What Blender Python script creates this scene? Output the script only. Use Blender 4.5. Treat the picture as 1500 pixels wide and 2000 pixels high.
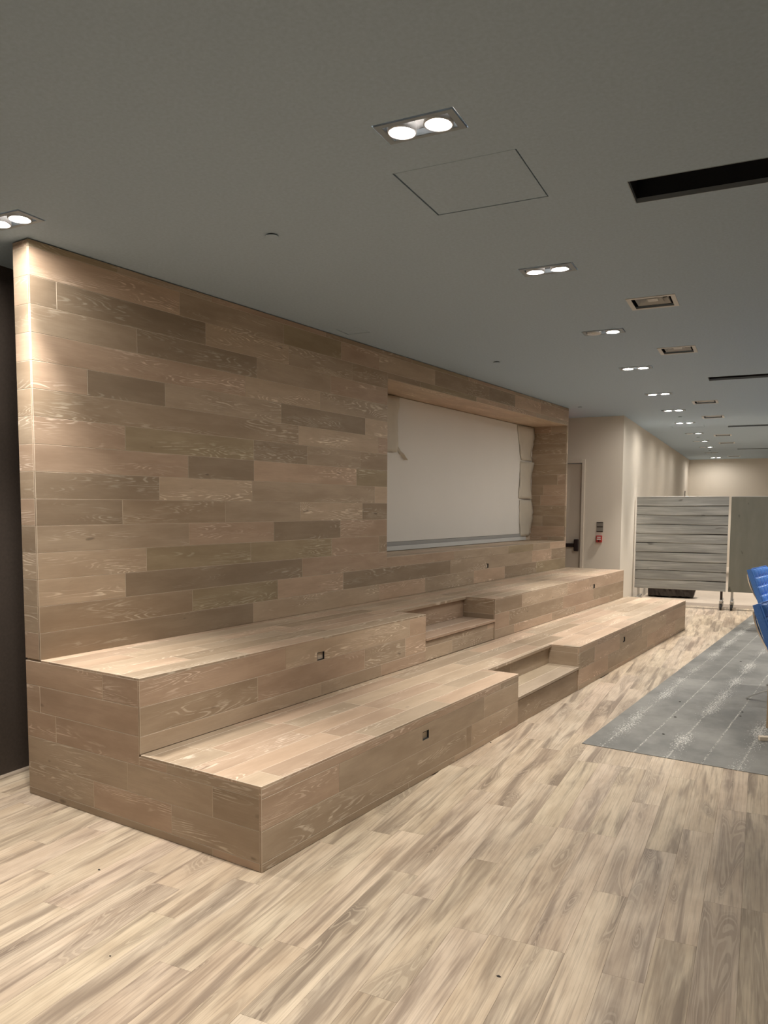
import bpy, math, random
from mathutils import Matrix, Vector
random.seed(7)
for o in list(bpy.data.objects): bpy.data.objects.remove(o)
scn = bpy.context.scene
COL = scn.collection
# ------------------------------------------------------------------ camera, world, exposure
cam_d = bpy.data.cameras.new('camera'); cam = bpy.data.objects.new('camera', cam_d); COL.objects.link(cam)
cam_d.sensor_fit = 'HORIZONTAL'; cam_d.sensor_width = 36.0
cam_d.lens = 1515.277 / 1500 * 36.0
cam_d.shift_y = 111.2576 / 1500
cam_d.clip_start = 0.05; cam_d.clip_end = 100
CR = ((0.899415, 0.437071, 0.004735), (0.038694, -0.068826, -0.996878), (-0.43538, 0.89679, -0.078815))
m = Matrix.Identity(4)
for i in range(3):
    m[i][0] = CR[0][i]; m[i][1] = -CR[1][i]; m[i][2] = -CR[2][i]
m.translation = Vector((0, 0, 1.6))
cam.matrix_world = m
scn.camera = cam
wd = bpy.data.worlds.new('world'); scn.world = wd; wd.use_nodes = True
wd.node_tree.nodes['Background'].inputs[0].default_value = (0.02, 0.022, 0.025, 1)
wd.node_tree.nodes['Background'].inputs[1].default_value = 1.0
scn.view_settings.view_transform = 'Standard'
try: scn.view_settings.look = 'None'
except Exception: pass
scn.view_settings.gamma = 1.0
scn.view_settings.use_curve_mapping = False
scn.view_settings.exposure = 0.74
LAMP_W = 84.0                       # power of one downlight lamp
LAMP_COL = (1.0, 0.945, 0.875)
HC = 2.99                           # ceiling height
DY = 0.125293                       # the platform is turned this much against the room
eX = Vector((math.cos(DY), -math.sin(DY), 0)); eY = Vector((math.sin(DY), math.cos(DY), 0)); eZ = Vector((0, 0, 1))
def P(x, y, z=0.0): return eX * x + eY * y + eZ * z

# ------------------------------------------------------------------ helpers
def mesh(name, V, F, mat=None, smooth=False):
    me = bpy.data.meshes.new(name); me.from_pydata([tuple(v) for v in V], [], F); me.update()
    if mat:
        for q in (mat if isinstance(mat, (list, tuple)) else [mat]): me.materials.append(q)
    if smooth:
        for p in me.polygons: p.use_smooth = True
    return me
def obj(name, me, parent=None, loc=(0, 0, 0), rot=None):
    o = bpy.data.objects.new(name, me); COL.objects.link(o)
    if parent: o.parent = parent
    o.location = loc
    if rot is not None: o.rotation_euler = rot
    return o
def tag(o, label=None, cat=None, group=None, kind=None):
    if label: o['label'] = label
    if cat: o['category'] = cat
    if group: o['group'] = group
    if kind: o['kind'] = kind
    return o
def thing(name, label, cat, loc=(0, 0, 0), rz=0.0, group=None):
    return tag(obj(name, None, None, loc, (0, 0, rz)), label, cat, group)
def copy_tree(o, parent=None):
    c = o.copy(); COL.objects.link(c); c.parent = parent
    for ch in o.children: copy_tree(ch, c)
    return c
class MB:
    def __init__(s): s.V = []; s.F = []; s.M = []
    def box(s, a, b, mi=0):
        (x0, y0, z0), (x1, y1, z1) = a, b; n = len(s.V)
        s.V += [(x0, y0, z0), (x1, y0, z0), (x1, y1, z0), (x0, y1, z0), (x0, y0, z1), (x1, y0, z1), (x1, y1, z1), (x0, y1, z1)]
        s.F += [tuple(n + i for i in f) for f in ((0, 3, 2, 1), (4, 5, 6, 7), (0, 1, 5, 4), (1, 2, 6, 5), (2, 3, 7, 6), (3, 0, 4, 7))]
        s.M += [mi] * 6
        return s
    def cbox(s, a, b, c=0.002, mi=0):
        # box with all its edges cut by c
        (x0, y0, z0), (x1, y1, z1) = a, b; n = len(s.V)
        vs = []; ix = {}
        for sx in (0, 1):
            for sy in (0, 1):
                for sz in (0, 1):
                    for ax in range(3):
                        p = [(x0, x1)[sx], (y0, y1)[sy], (z0, z1)[sz]]
                        sg = (sx, sy, sz)
                        for k in range(3):
                            if k != ax: p[k] += c if sg[k] == 0 else -c
                        ix[(sx, sy, sz, ax)] = n + len(vs); vs.append(tuple(p))
        s.V += vs; F = []
        for ax in range(3):
            o1, o2 = (ax + 1) % 3, (ax + 2) % 3
            for sd in (0, 1):
                q = []
                for (a1, a2) in ((0, 0), (1, 0), (1, 1), (0, 1)):
                    sg = [0, 0, 0]; sg[ax] = sd; sg[o1] = a1; sg[o2] = a2
                    q.append(ix[(*sg, ax)])
                F.append(tuple(q if sd else q[::-1]))
            for a1 in (0, 1):
                for a2 in (0, 1):
                    sg0 = [0, 0, 0]; sg0[o1] = a1; sg0[o2] = a2; sg1 = list(sg0); sg1[ax] = 1
                    q = [ix[(*sg0, o1)], ix[(*sg1, o1)], ix[(*sg1, o2)], ix[(*sg0, o2)]]
                    F.append(tuple(q if (a1 ^ a2) else q[::-1]))
        for sx in (0, 1):
            for sy in (0, 1):
                for sz in (0, 1):
                    q = [ix[(sx, sy, sz, k)] for k in range(3)]
                    F.append(tuple(q if (sx + sy + sz) % 2 else q[::-1]))
        s.F += F; s.M += [mi] * len(F)
        return s
    def tube(s, pts, r, n=10, mi=0, cap=True, closed=False):
        pts = [Vector(p) for p in pts]; b = len(s.V); N = len(pts)
        up = None
        for i, p in enumerate(pts):
            if closed: d = pts[(i + 1) % N] - pts[i - 1]
            else: d = pts[min(i + 1, N - 1)] - pts[max(i - 1, 0)]
            d.normalize()
            if up is None:
                up = Vector((0, 0, 1)) if abs(d.z) < .9 else Vector((1, 0, 0))
            a = d.cross(up).normalized(); up = a.cross(d).normalized()
            rr = r[i] if isinstance(r, (list, tuple)) else r
            for k in range(n):
                t = 2 * math.pi * k / n
                s.V.append(tuple(p + a * math.cos(t) * rr + up * math.sin(t) * rr))
        for i in range(N if closed else N - 1):
            j = (i + 1) % N
            for k in range(n):
                s.F.append((b + i * n + k, b + i * n + (k + 1) % n, b + j * n + (k + 1) % n, b + j * n + k)); s.M.append(mi)
        if cap and not closed:
            s.F.append(tuple(b + k for k in range(n))[::-1]); s.F.append(tuple(b + (N - 1) * n + k for k in range(n))); s.M += [mi, mi]
        return s
    def strip(s, pts, w, t, side, mi=0):
        # flat bar swept along pts: width w along 'side', thickness t across
        side = Vector(side).normalized(); pts = [Vector(p) for p in pts]; b = len(s.V); N = len(pts)
        for i, p in enumerate(pts):
            d = (pts[min(i + 1, N - 1)] - pts[max(i - 1, 0)]).normalized(); nn = d.cross(side).normalized()
            for (u, v) in ((-1, -1), (1, -1), (1, 1), (-1, 1)): s.V.append(tuple(p + side * u * w / 2 + nn * v * t / 2))
        for i in range(N - 1):
            for k in range(4):
                s.F.append((b + i * 4 + k, b + i * 4 + (k + 1) % 4, b + i * 4 + 4 + (k + 1) % 4, b + i * 4 + 4 + k)); s.M.append(mi)
        s.F += [(b, b + 3, b + 2, b + 1), (b + N * 4 - 4, b + N * 4 - 3, b + N * 4 - 2, b + N * 4 - 1)]; s.M += [mi, mi]
        return s
    def lathe(s, prof, n=28, c=(0, 0, 0), mi=0):
        b = len(s.V)
        for (r, z) in prof:
            for k in range(n):
                t = 2 * math.pi * k / n; s.V.append((c[0] + r * math.cos(t), c[1] + r * math.sin(t), c[2] + z))
        for i in range(len(prof) - 1):
            for k in range(n):
                s.F.append((b + i * n + k, b + i * n + (k + 1) % n, b + (i + 1) * n + (k + 1) % n, b + (i + 1) * n + k)); s.M.append(mi)
        return s
    def disc(s, r, z, n=28, c=(0, 0, 0), mi=0, down=True):
        b = len(s.V)
        for k in range(n):
            t = 2 * math.pi * k / n; s.V.append((c[0] + r * math.cos(t), c[1] + r * math.sin(t), c[2] + z))
        f = tuple(range(b, b + n)); s.F.append(f[::-1] if down else f); s.M.append(mi)
        return s
    def me(s, name, mats, smooth=False):
        m_ = mesh(name, s.V, s.F, mats, smooth)
        for i, p in enumerate(m_.polygons): p.material_index = s.M[i]
        return m_
    def build(s, name, mats, parent=None, loc=(0, 0, 0), rot=None, smooth=False):
        return obj(name, s.me(name, mats, smooth), parent, loc, rot)

# ------------------------------------------------------------------ materials
def new_mat(name):
    mt = bpy.data.materials.new(name); mt.use_nodes = True
    nt = mt.node_tree; b = nt.nodes['Principled BSDF']
    return mt, nt, b
class G:
    def __init__(s, nt): s.nt = nt
    def n(s, t, **kw):
        k = s.nt.nodes.new(t)
        for a, v in kw.items(): setattr(k, a, v)
        return k
    def link(s, a, b): s.nt.links.new(a, b)
    def put(s, i, v):
        if hasattr(v, 'is_linked') or isinstance(v, bpy.types.NodeSocket): s.link(v, i)
        else: i.default_value = v
    def math(s, op, a, b=0.0, c=None, clamp=False):
        k = s.n('ShaderNodeMath', operation=op, use_clamp=clamp); s.put(k.inputs[0], a); s.put(k.inputs[1], b)
        if c is not None: s.put(k.inputs[2], c)
        return k.outputs[0]
    def vmul(s, v, f):
        k = s.n('ShaderNodeVectorMath', operation='MULTIPLY'); s.put(k.inputs[0], v); s.put(k.inputs[1], f); return k.outputs[0]
    def vadd(s, v, f):
        k = s.n('ShaderNodeVectorMath', operation='ADD'); s.put(k.inputs[0], v); s.put(k.inputs[1], f); return k.outputs[0]
    def noise(s, v, scale=1.0, detail=2.0, rough=0.5, dist=0.0):
        k = s.n('ShaderNodeTexNoise'); s.put(k.inputs['Vector'], v); k.inputs['Scale'].default_value = scale
        k.inputs['Detail'].default_value = detail; k.inputs['Roughness'].default_value = rough; k.inputs['Distortion'].default_value = dist
        return k.outputs[0]
    def ramp(s, f, lo, hi, a=0.0, b=1.0):
        k = s.n('ShaderNodeMapRange', interpolation_type='SMOOTHSTEP'); s.put(k.inputs[0], f)
        k.inputs[1].default_value = lo; k.inputs[2].default_value = hi; k.inputs[3].default_value = a; k.inputs[4].default_value = b
        return k.outputs[0]
    def mix(s, f, a, b, mode='MIX'):
        k = s.n('ShaderNodeMix', data_type='RGBA', blend_type=mode); s.put(k.inputs[0], f)
        s.put(k.inputs[6], a); s.put(k.inputs[7], b); return k.outputs[2]
    def obj_vec(s, jitter=True):
        tc = s.n('ShaderNodeTexCoord').outputs['Object']
        if not jitter: return tc
        oi = s.n('ShaderNodeObjectInfo')
        c = s.n('ShaderNodeCombineXYZ')
        s.link(s.math('MULTIPLY', oi.outputs['Random'], 91.0), c.inputs[0]); s.link(s.math('MULTIPLY', oi.outputs['Random'], 47.0), c.inputs[1]); s.link(s.math('MULTIPLY', oi.outputs['Random'], 23.0), c.inputs[2])
        return s.vadd(tc, c.outputs[0])
    def bump(s, h, strength, dist, bsdf):
        k = s.n('ShaderNodeBump'); k.inputs['Strength'].default_value = strength; k.inputs['Distance'].default_value = dist
        s.link(h, k.inputs['Height']); s.link(k.outputs[0], bsdf.inputs['Normal'])
def plain(name, col, rough=0.6, metal=0.0, var=0.06, scale=6.0, spec=0.5, bump=0.0):
    mt, nt, b = new_mat(name); g = G(nt)
    v = g.obj_vec(False); f = g.noise(v, scale, 4.0, 0.6)
    lo = tuple(c * (1 - var) for c in col) + (1,); hi = tuple(min(1, c * (1 + var)) for c in col) + (1,)
    g.link(g.mix(f, lo, hi), b.inputs['Base Color'])
    b.inputs['Roughness'].default_value = rough; b.inputs['Metallic'].default_value = metal
    b.inputs['Specular IOR Level'].default_value = spec
    if bump: g.bump(g.noise(v, scale * 14, 3.0), bump, 0.002, b)
    return mt
def oak(name, base, light, dark, light_amt, ring=78.0):
    # brushed oak: limed cathedral grain on a tan ground; the object's colour tints each board
    mt, nt, b = new_mat(name); g = G(nt)
    v = g.obj_vec()
    fld = g.noise(g.vmul(v, (1.25, 10.0, 1.0)), 1.0, 1.6, 0.45, 0.3)
    rings = g.math('SINE', g.math('MULTIPLY', fld, ring * 2.0))
    line = g.ramp(rings, 0.25, 0.95)
    patch = g.ramp(g.noise(g.vmul(v, (1.3, 8.0, 1.0)), 1.0, 2.0), 0.50, 0.66)
    brk = g.ramp(g.noise(g.vmul(v, (14.0, 90.0, 5.0)), 1.0, 2.0), 0.36, 0.6)
    lime = g.math('MULTIPLY', g.math('MULTIPLY', line, patch), brk)
    pores = g.noise(g.vmul(v, (5.0, 260.0, 5.0)), 1.0, 2.0)
    mott = g.noise(g.vmul(v, (2.2, 9.0, 1.0)), 1.0, 4.0, 0.62)
    c = g.mix(g.ramp(mott, 0.3, 0.72), dark + (1,), base + (1,))
    c = g.mix(g.math('MULTIPLY', g.ramp(pores, 0.35, 0.7), 0.22), c, tuple(x * 0.72 for x in base) + (1,))
    knot = g.ramp(g.noise(g.vmul(v, (7.0, 16.0, 1.0)), 1.0, 1.0), 0.76, 0.83)
    c = g.mix(g.math('MULTIPLY', knot, 0.75), c, tuple(x * 0.42 for x in base) + (1,))
    c = g.mix(g.math('MULTIPLY', lime, light_amt), c, light + (1,))
    oi = g.n('ShaderNodeObjectInfo')
    c = g.mix(1.0, c, oi.outputs['Color'], 'MULTIPLY')
    g.link(c, b.inputs['Base Color'])
    b.inputs['Roughness'].default_value = 0.5; b.inputs['Specular IOR Level'].default_value = 0.35
    g.bump(pores, 0.12, 0.001, b)
    return mt
def vinyl(name, base, dark, pale):
    # wood-look vinyl floor plank: long grey-brown streaks, a few flame figures
    mt, nt, b = new_mat(name); g = G(nt)
    v = g.obj_vec()
    st = g.noise(g.vmul(v, (0.9, 11.0, 1.0)), 1.0, 4.0, 0.6, 0.5)
    streak = g.ramp(st, 0.49, 0.68)
    fine = g.noise(g.vmul(v, (3.0, 120.0, 1.0)), 1.0, 3.0, 0.65)
    cloud = g.noise(g.vmul(v, (3.2, 9.0, 1.0)), 1.0, 3.0, 0.6)
    fld = g.noise(g.vmul(v, (1.1, 9.0, 1.0)), 1.0, 1.3, 0.5, 0.7)
    rg = g.math('SINE', g.math('MULTIPLY', g.math('ADD', fld, g.math('MULTIPLY', fine, 0.012)), 210.0))
    heart = g.ramp(fld, 0.54, 0.64)
    ringd = g.math('MULTIPLY', g.ramp(rg, 0.25, 0.85), heart)
    c = g.mix(g.ramp(cloud, 0.3, 0.7), base + (1,), pale + (1,))
    c = g.mix(g.math('MULTIPLY', streak, 0.75), c, dark + (1,))
    c = g.mix(g.math('MULTIPLY', g.ramp(fine, 0.42, 0.72), 0.42), c, dark + (1,))
    c = g.mix(g.math('MULTIPLY', heart, 0.4), c, tuple(x * 0.75 for x in dark) + (1,))
    c = g.mix(g.math('MULTIPLY', ringd, 0.34), c, pale + (1,))
    oi = g.n('ShaderNodeObjectInfo')
    c = g.mix(1.0, c, oi.outputs['Color'], 'MULTIPLY')
    g.link(c, b.inputs['Base Color'])
    b.inputs['Roughness'].default_value = 0.46; b.inputs['Specular IOR Level'].default_value = 0.35
    return mt
def emit(name, col, st):
    mt, nt, b = new_mat(name)
    b.inputs['Base Color'].default_value = (0.8, 0.8, 0.8, 1)
    b.inputs['Emission Color'].default_value = col + (1,); b.inputs['Emission Strength'].default_value = st
    return mt
M = {}
M['oak'] = oak('brushed_oak', (0.52, 0.412, 0.308), (0.86, 0.78, 0.66), (0.42, 0.322, 0.233), 0.72)
M['core'] = plain('pale_board_edge', (0.66, 0.56, 0.44), 0.7)
M['vinyl'] = vinyl('vinyl_plank', (0.45, 0.352, 0.255), (0.175, 0.13, 0.096), (0.585, 0.48, 0.362))
M['screed'] = plain('floor_screed', (0.36, 0.29, 0.22), 0.9)
M['farfloor'] = plain('pale_far_floor', (0.60, 0.50, 0.40), 0.55, var=0.1, scale=3.0)
M['strip'] = plain('transition_strip', (0.33, 0.26, 0.20), 0.5)
M['paint'] = plain('beige_wall_paint', (0.76, 0.69, 0.59), 0.7, var=0.02, scale=2.0, bump=0.03)
M['door'] = plain('door_paint', (0.70, 0.62, 0.52), 0.55, var=0.02)
M['frame'] = plain('door_frame_paint', (0.72, 0.65, 0.55), 0.45, var=0.02)
M['darkwall'] = plain('dark_brown_wall', (0.075, 0.058, 0.047), 0.6, var=0.3, scale=60.0)
M['ceil'] = plain('grey_ceiling_paint', (0.40, 0.51, 0.61), 0.75, var=0.16, scale=60.0, bump=0.12)
M['black'] = plain('matt_black', (0.012, 0.012, 0.014), 0.7)
M['slotin'] = plain('slot_interior', (0.014, 0.016, 0.022), 0.8, var=0.4, scale=90.0)
M['bronze'] = plain('dark_bronze', (0.035, 0.022, 0.02), 0.4, 0.3)
M['alu'] = plain('lamp_reflector', (0.62, 0.63, 0.63), 0.3, 0.8)
M['trimgrey'] = plain('fixture_trim', (0.29, 0.34, 0.38), 0.5)
M['ringw'] = plain('ring_white', (0.72, 0.73, 0.74), 0.4)
M['housing'] = plain('fixture_housing', (0.035, 0.033, 0.032), 0.6)
M['lens_on'] = emit('lit_lens', (1.0, 0.945, 0.875), 330.0)
M['lens_off'] = plain('unlit_lens', (0.55, 0.55, 0.5), 0.25)
M['ventw'] = plain('vent_enamel', (0.60, 0.60, 0.58), 0.45)
M['screen'] = plain('screen_paper', (0.80, 0.765, 0.71), 0.85, var=0.03, scale=1.5)
M['paper'] = plain('kraft_paper', (0.66, 0.60, 0.50), 0.85, var=0.08, scale=5.0)
M['tape'] = plain('tan_tape', (0.46, 0.34, 0.20), 0.6)
M['railw'] = plain('rail_white', (0.62, 0.63, 0.62), 0.4)
M['railg'] = plain('rail_grey', (0.36, 0.36, 0.35), 0.5)
M['red'] = plain('red_plastic', (0.45, 0.035, 0.03), 0.4)
M['white'] = plain('white_plastic', (0.75, 0.73, 0.70), 0.4)
M['plate'] = plain('steel_plate', (0.30, 0.28, 0.25), 0.45, 0.5)
M['red_glow'] = emit('red_glow', (1.0, 0.06, 0.03), 3.0)
M['chrome'] = plain('chrome', (0.78, 0.77, 0.75), 0.12, 1.0, var=0.02)
M['steel'] = plain('brushed_steel', (0.52, 0.51, 0.49), 0.35, 0.9)
M['rubber'] = plain('black_rubber', (0.03, 0.03, 0.03), 0.7)
M['whiteedge'] = plain('panel_white_edge', (0.78, 0.76, 0.72), 0.5)
M['plastic'] = plain('black_plastic_film', (0.025, 0.018, 0.016), 0.25)
M['card'] = plain('cardboard', (0.42, 0.31, 0.2), 0.85)
M['debris'] = plain('dark_crumb', (0.03, 0.025, 0.02), 0.8)
def greyboard():
    mt, nt, b = new_mat('grey_stained_board'); g = G(nt); v = g.obj_vec()
    gr = g.noise(g.vmul(v, (2.2, 60.0, 8.0)), 1.0, 3.0, 0.6, 0.3)
    big = g.noise(g.vmul(v, (1.3, 9.0, 2.0)), 1.0, 3.0)
    kn = g.ramp(g.noise(g.vmul(v, (3.6, 11.0, 3.0)), 1.0, 1.0), 0.72, 0.8)
    c = g.mix(g.ramp(gr, 0.3, 0.75), (0.36, 0.36, 0.34, 1), (0.58, 0.58, 0.55, 1))
    c = g.mix(g.ramp(big, 0.35, 0.7), g.mix(0.45, c, (0.2, 0.2, 0.185, 1)), c)
    c = g.mix(g.math('MULTIPLY', kn, 0.7), c, (0.075, 0.07, 0.06, 1))
    oi = g.n('ShaderNodeObjectInfo'); c = g.mix(1.0, c, oi.outputs['Color'], 'MULTIPLY')
    g.link(c, b.inputs['Base Color']); b.inputs['Roughness'].default_value = 0.33
    g.bump(g.math('ADD', gr, g.math('MULTIPLY', big, 2.0)), 0.3, 0.004, b)
    return mt
M['greyboard'] = greyboard()
def flatgrey():
    mt, nt, b = new_mat('grey_ply_panel'); g = G(nt); v = g.obj_vec(False)
    f = g.noise(g.vmul(v, (9.0, 3.0, 2.2)), 1.0, 4.0, 0.6); kn = g.ramp(g.noise(g.vmul(v, (8.0, 3.0, 5.0)), 1.0, 1.5), 0.69, 0.76)
    c = g.mix(f, (0.18, 0.178, 0.145, 1), (0.27, 0.265, 0.22, 1)); c = g.mix(g.math('MULTIPLY', kn, 0.65), c, (0.06, 0.055, 0.04, 1))
    g.link(c, b.inputs['Base Color']); b.inputs['Roughness'].default_value = 0.6
    return mt
M['greyply'] = flatgrey()
def leather():
    mt, nt, b = new_mat('blue_leather'); g = G(nt); v = g.obj_vec(False)
    f = g.noise(v, 70.0, 4.0, 0.6)
    g.link(g.mix(f, (0.05, 0.165, 0.52, 1), (0.12, 0.30, 0.74, 1)), b.inputs['Base Color'])
    b.inputs['Roughness'].default_value = 0.38; g.bump(f, 0.15, 0.001, b)
    return mt
M['blue'] = leather()
def carpet_mat():
    # grey sheet flooring; local x runs across the strips (metres from the left edge), white glue flecks spread along every second seam
    mt, nt, b = new_mat('grey_sheet_flooring'); g = G(nt); tc = g.n('ShaderNodeTexCoord').outputs['Object']
    sx = g.n('ShaderNodeSeparateXYZ'); g.link(tc, sx.inputs[0])
    wob = g.math('MULTIPLY', g.math('SUBTRACT', g.noise(g.vmul(tc, (1.0, 40.0, 1.0)), 1.0, 2.0), 0.5), 0.016)
    x = g.math('ADD', sx.outputs[0], wob)
    d2 = g.math('ABSOLUTE', g.math('SUBTRACT', g.math('FRACT', g.math('DIVIDE', g.math('ADD', x, 0.211 - 0.137), 0.422)), 0.5))   # 0 on seams 1,3,5
    near2 = g.ramp(d2, 0.0, 0.36, 1.0, 0.0)
    fl = g.noise(g.vmul(tc, (75.0, 55.0, 1.0)), 1.0, 2.0, 0.6)
    area = g.ramp(g.noise(g.vmul(tc, (2.0, 1.6, 1.0)), 1.0, 2.0), 0.38, 0.62)
    thr = g.math('SUBTRACT', 0.80, g.math('MULTIPLY', near2, g.math('ADD', 0.15, g.math('MULTIPLY', area, 0.17))))
    fleck = g.ramp(g.math('SUBTRACT', fl, thr), -0.01, 0.05)
    d1 = g.math('MULTIPLY', g.math('ABSOLUTE', g.math('SUBTRACT', g.math('FRACT', g.math('ADD', g.math('DIVIDE', g.math('SUBTRACT', x, 0.137), 0.211), 0.5)), 0.5)), 0.211)
    dots = g.ramp(g.noise(g.vmul(tc, (6.0, 26.0, 1.0)), 1.0, 3.0, 0.7), 0.40, 0.56)
    seam = g.math('MULTIPLY', g.ramp(d1, 0.0015, 0.0065, 1.0, 0.0), dots)
    big = g.noise(g.vmul(tc, (1.5, 1.2, 1.0)), 1.0, 5.0, 0.65)
    c = g.mix(g.ramp(big, 0.32, 0.68), (0.125, 0.124, 0.114, 1), (0.245, 0.238, 0.216, 1))
    c = g.mix(g.math('MAXIMUM', g.math('MULTIPLY', fleck, 0.75), g.math('MULTIPLY', seam, 0.8)), c, (0.66, 0.64, 0.59, 1))
    oi = g.n('ShaderNodeObjectInfo'); c = g.mix(1.0, c, oi.outputs['Color'], 'MULTIPLY')
    g.link(c, b.inputs['Base Color']); b.inputs['Roughness'].default_value = 0.55
    return mt
M['sheet'] = carpet_mat()

# ------------------------------------------------------------------ plank cladding
TONES = {'d': (0.70, 0.68, 0.64), 'd2': (0.80, 0.77, 0.72), 'g': (0.80, 0.80, 0.70), 'm': (0.92, 0.91, 0.88), 'p': (1.0, 0.93, 0.90), 'l': (1.10, 1.08, 1.04), 'lp': (1.14, 1.06, 1.02)}
POOL = ['d2', 'g', 'm', 'm', 'm', 'p', 'p', 'l', 'lp', 'd']
PT = ['m', 'm', 'p', 'p', 'l', 'd2', 'lp']
PLK = {}
def plank_mesh(w, h, t, c, rects=None, mat=None):
    key = (round(w, 3), round(h, 3), t, c, mat.name) if not rects else None
    if key and key in PLK: return PLK[key]
    b = MB()
    for (x0, x1, y0, y1) in (rects or [(-w / 2, w / 2, -h / 2, h / 2)]):
        n = len(b.V); cc = 0.0002 if rects else c; pale = mat.name.startswith('brushed')
        b.V += [(x0, y0, -t), (x1, y0, -t), (x1, y1, -t), (x0, y1, -t), (x0, y0, -cc), (x1, y0, -cc), (x1, y1, -cc), (x0, y1, -cc),
                (x0 + cc, y0 + cc, 0), (x1 - cc, y0 + cc, 0), (x1 - cc, y1 - cc, 0), (x0 + cc, y1 - cc, 0)]
        b.F += [tuple(n + i for i in f) for f in ((0, 3, 2, 1), (8, 9, 10, 11), (0, 1, 5, 4), (1, 2, 6, 5), (2, 3, 7, 6), (3, 0, 4, 7), (4, 5, 9, 8), (5, 6, 10, 9), (6, 7, 11, 10), (7, 4, 8, 11))]
        b.M += [0] * 6 + [1 if pale else 0] * 4
    me_ = b.me('plank', [mat, M['core']] if pale else mat)
    if key: PLK[key] = me_
    return me_
def cut(r, h):
    # rect r minus rect h -> rects
    u0, u1, v0, v1 = r; a0, a1, b0, b1 = h
    if a1 <= u0 + 1e-6 or a0 >= u1 - 1e-6 or b1 <= v0 + 1e-6 or b0 >= v1 - 1e-6: return [r]
    out = []
    if a0 > u0: out.append((u0, a0, v0, v1))
    if a1 < u1: out.append((a1, u1, v0, v1))
    m0, m1 = max(u0, a0), min(u1, a1)
    if b0 > v0: out.append((m0, m1, v0, b0))
    if b1 < v1: out.append((m0, m1, b1, v1))
    return out
def clad(parent, org, u, v, U, V, joints=None, tones=(), voids=(), holes=(), anchor=0.767, pitch=0.1454, t=0.012, gap=0.0006, c=0.0016, mat=None, seed=1, name='plank', pool=None, gain=1.0, lmin=0.55, lmax=1.5):
    """boards on a plane: outer face through org + u*U + v*V (parent coordinates)"""
    u = Vector(u); v = Vector(v); nrm = u.cross(v); org = Vector(org); rnd = random.Random(seed); mat = mat or M['oak']
    R = Matrix((u, v, nrm)).transposed().to_4x4()
    k0 = math.floor((V[0] - anchor) / pitch + 1e-4); k1 = math.ceil((V[1] - anchor) / pitch - 1e-4)
    n = 0
    for k in range(k0, k1):
        v0 = max(V[0], anchor + k * pitch); v1 = min(V[1], anchor + (k + 1) * pitch)
        if v1 - v0 < 0.004: continue
        js = list((joints or {}).get(k, ()))
        js = [j for j in js if U[0] < j < U[1]]
        x = js[-1] if js else U[0] + rnd.uniform(0.1, 0.9) * lmax * 0.6
        if not js: js.append(x)
        while True:
            x += rnd.uniform(lmin, lmax)
            if x > U[1] - 0.25: break
            js.append(x)
        js = [U[0]] + [j for j in js if U[0] + 0.06 < j < U[1] - 0.06] + [U[1]]
        last = None
        for a, b in zip(js[:-1], js[1:]):
            tn = None
            for (tk, tu, tt) in tones:
                if tk == k and a <= tu <= b: tn = tt
            if tn is None:
                tn = rnd.choice(pool or POOL)
                while tn == last: tn = rnd.choice(pool or POOL)
            last = tn; j = rnd.uniform(0.965, 1.035) * gain
            col = tuple(q * j for q in TONES[tn])
            rs = [(a, b, v0, v1)]
            for hh in voids: rs = [q for r in rs for q in cut(r, hh)]
            for r in rs:
                r = (r[0] + gap / 2, r[1] - gap / 2, r[2] + gap / 2, r[3] - gap / 2)
                if r[1] - r[0] < 0.008 or r[3] - r[2] < 0.004: continue
                cu, cv = (r[0] + r[1]) / 2, (r[2] + r[3]) / 2
                sub = [r]
                for hh in holes: sub = [q for s_ in sub for q in cut(s_, hh)]
                if len(sub) > 1 or sub[0] != r:
                    me_ = plank_mesh(0, 0, t, c, [(q[0] - cu, q[1] - cu, q[2] - cv, q[3] - cv) for q in sub], mat)
                else:
                    me_ = plank_mesh(r[1] - r[0], r[3] - r[2], t, c, None, mat)
                o = obj(name, me_, parent)
                mm = R.copy(); mm.translation = org + u * cu + v * cv
                o.matrix_local = mm; o.color = col + (1,); n += 1
    return n
X_, Y_, Z_ = Vector((1, 0, 0)), Vector((0, 1, 0)), Vector((0, 0, 1))

# ------------------------------------------------------------------ room shell
b = MB().box((-4.6, -3.5, -0.12), (4.5, 13.8, -0.006)).box((-4.6, 14.22, -0.12), (4.5, 23.8, -0.004), 1).box((-4.6, 13.8, -0.12), (4.5, 14.22, -0.02))
floor = tag(b.build('floor', [M['screed'], M['farfloor']]), kind='structure')
tag(MB().cbox((-1.9, 13.802, -0.02), (4.5, 14.218, 0.002), 0.001).build('trim_1', M['strip']), kind='structure')
# the vinyl planks: boards 0.1415 wide along the room
FW, FL = 0.1415, 1.10
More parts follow.
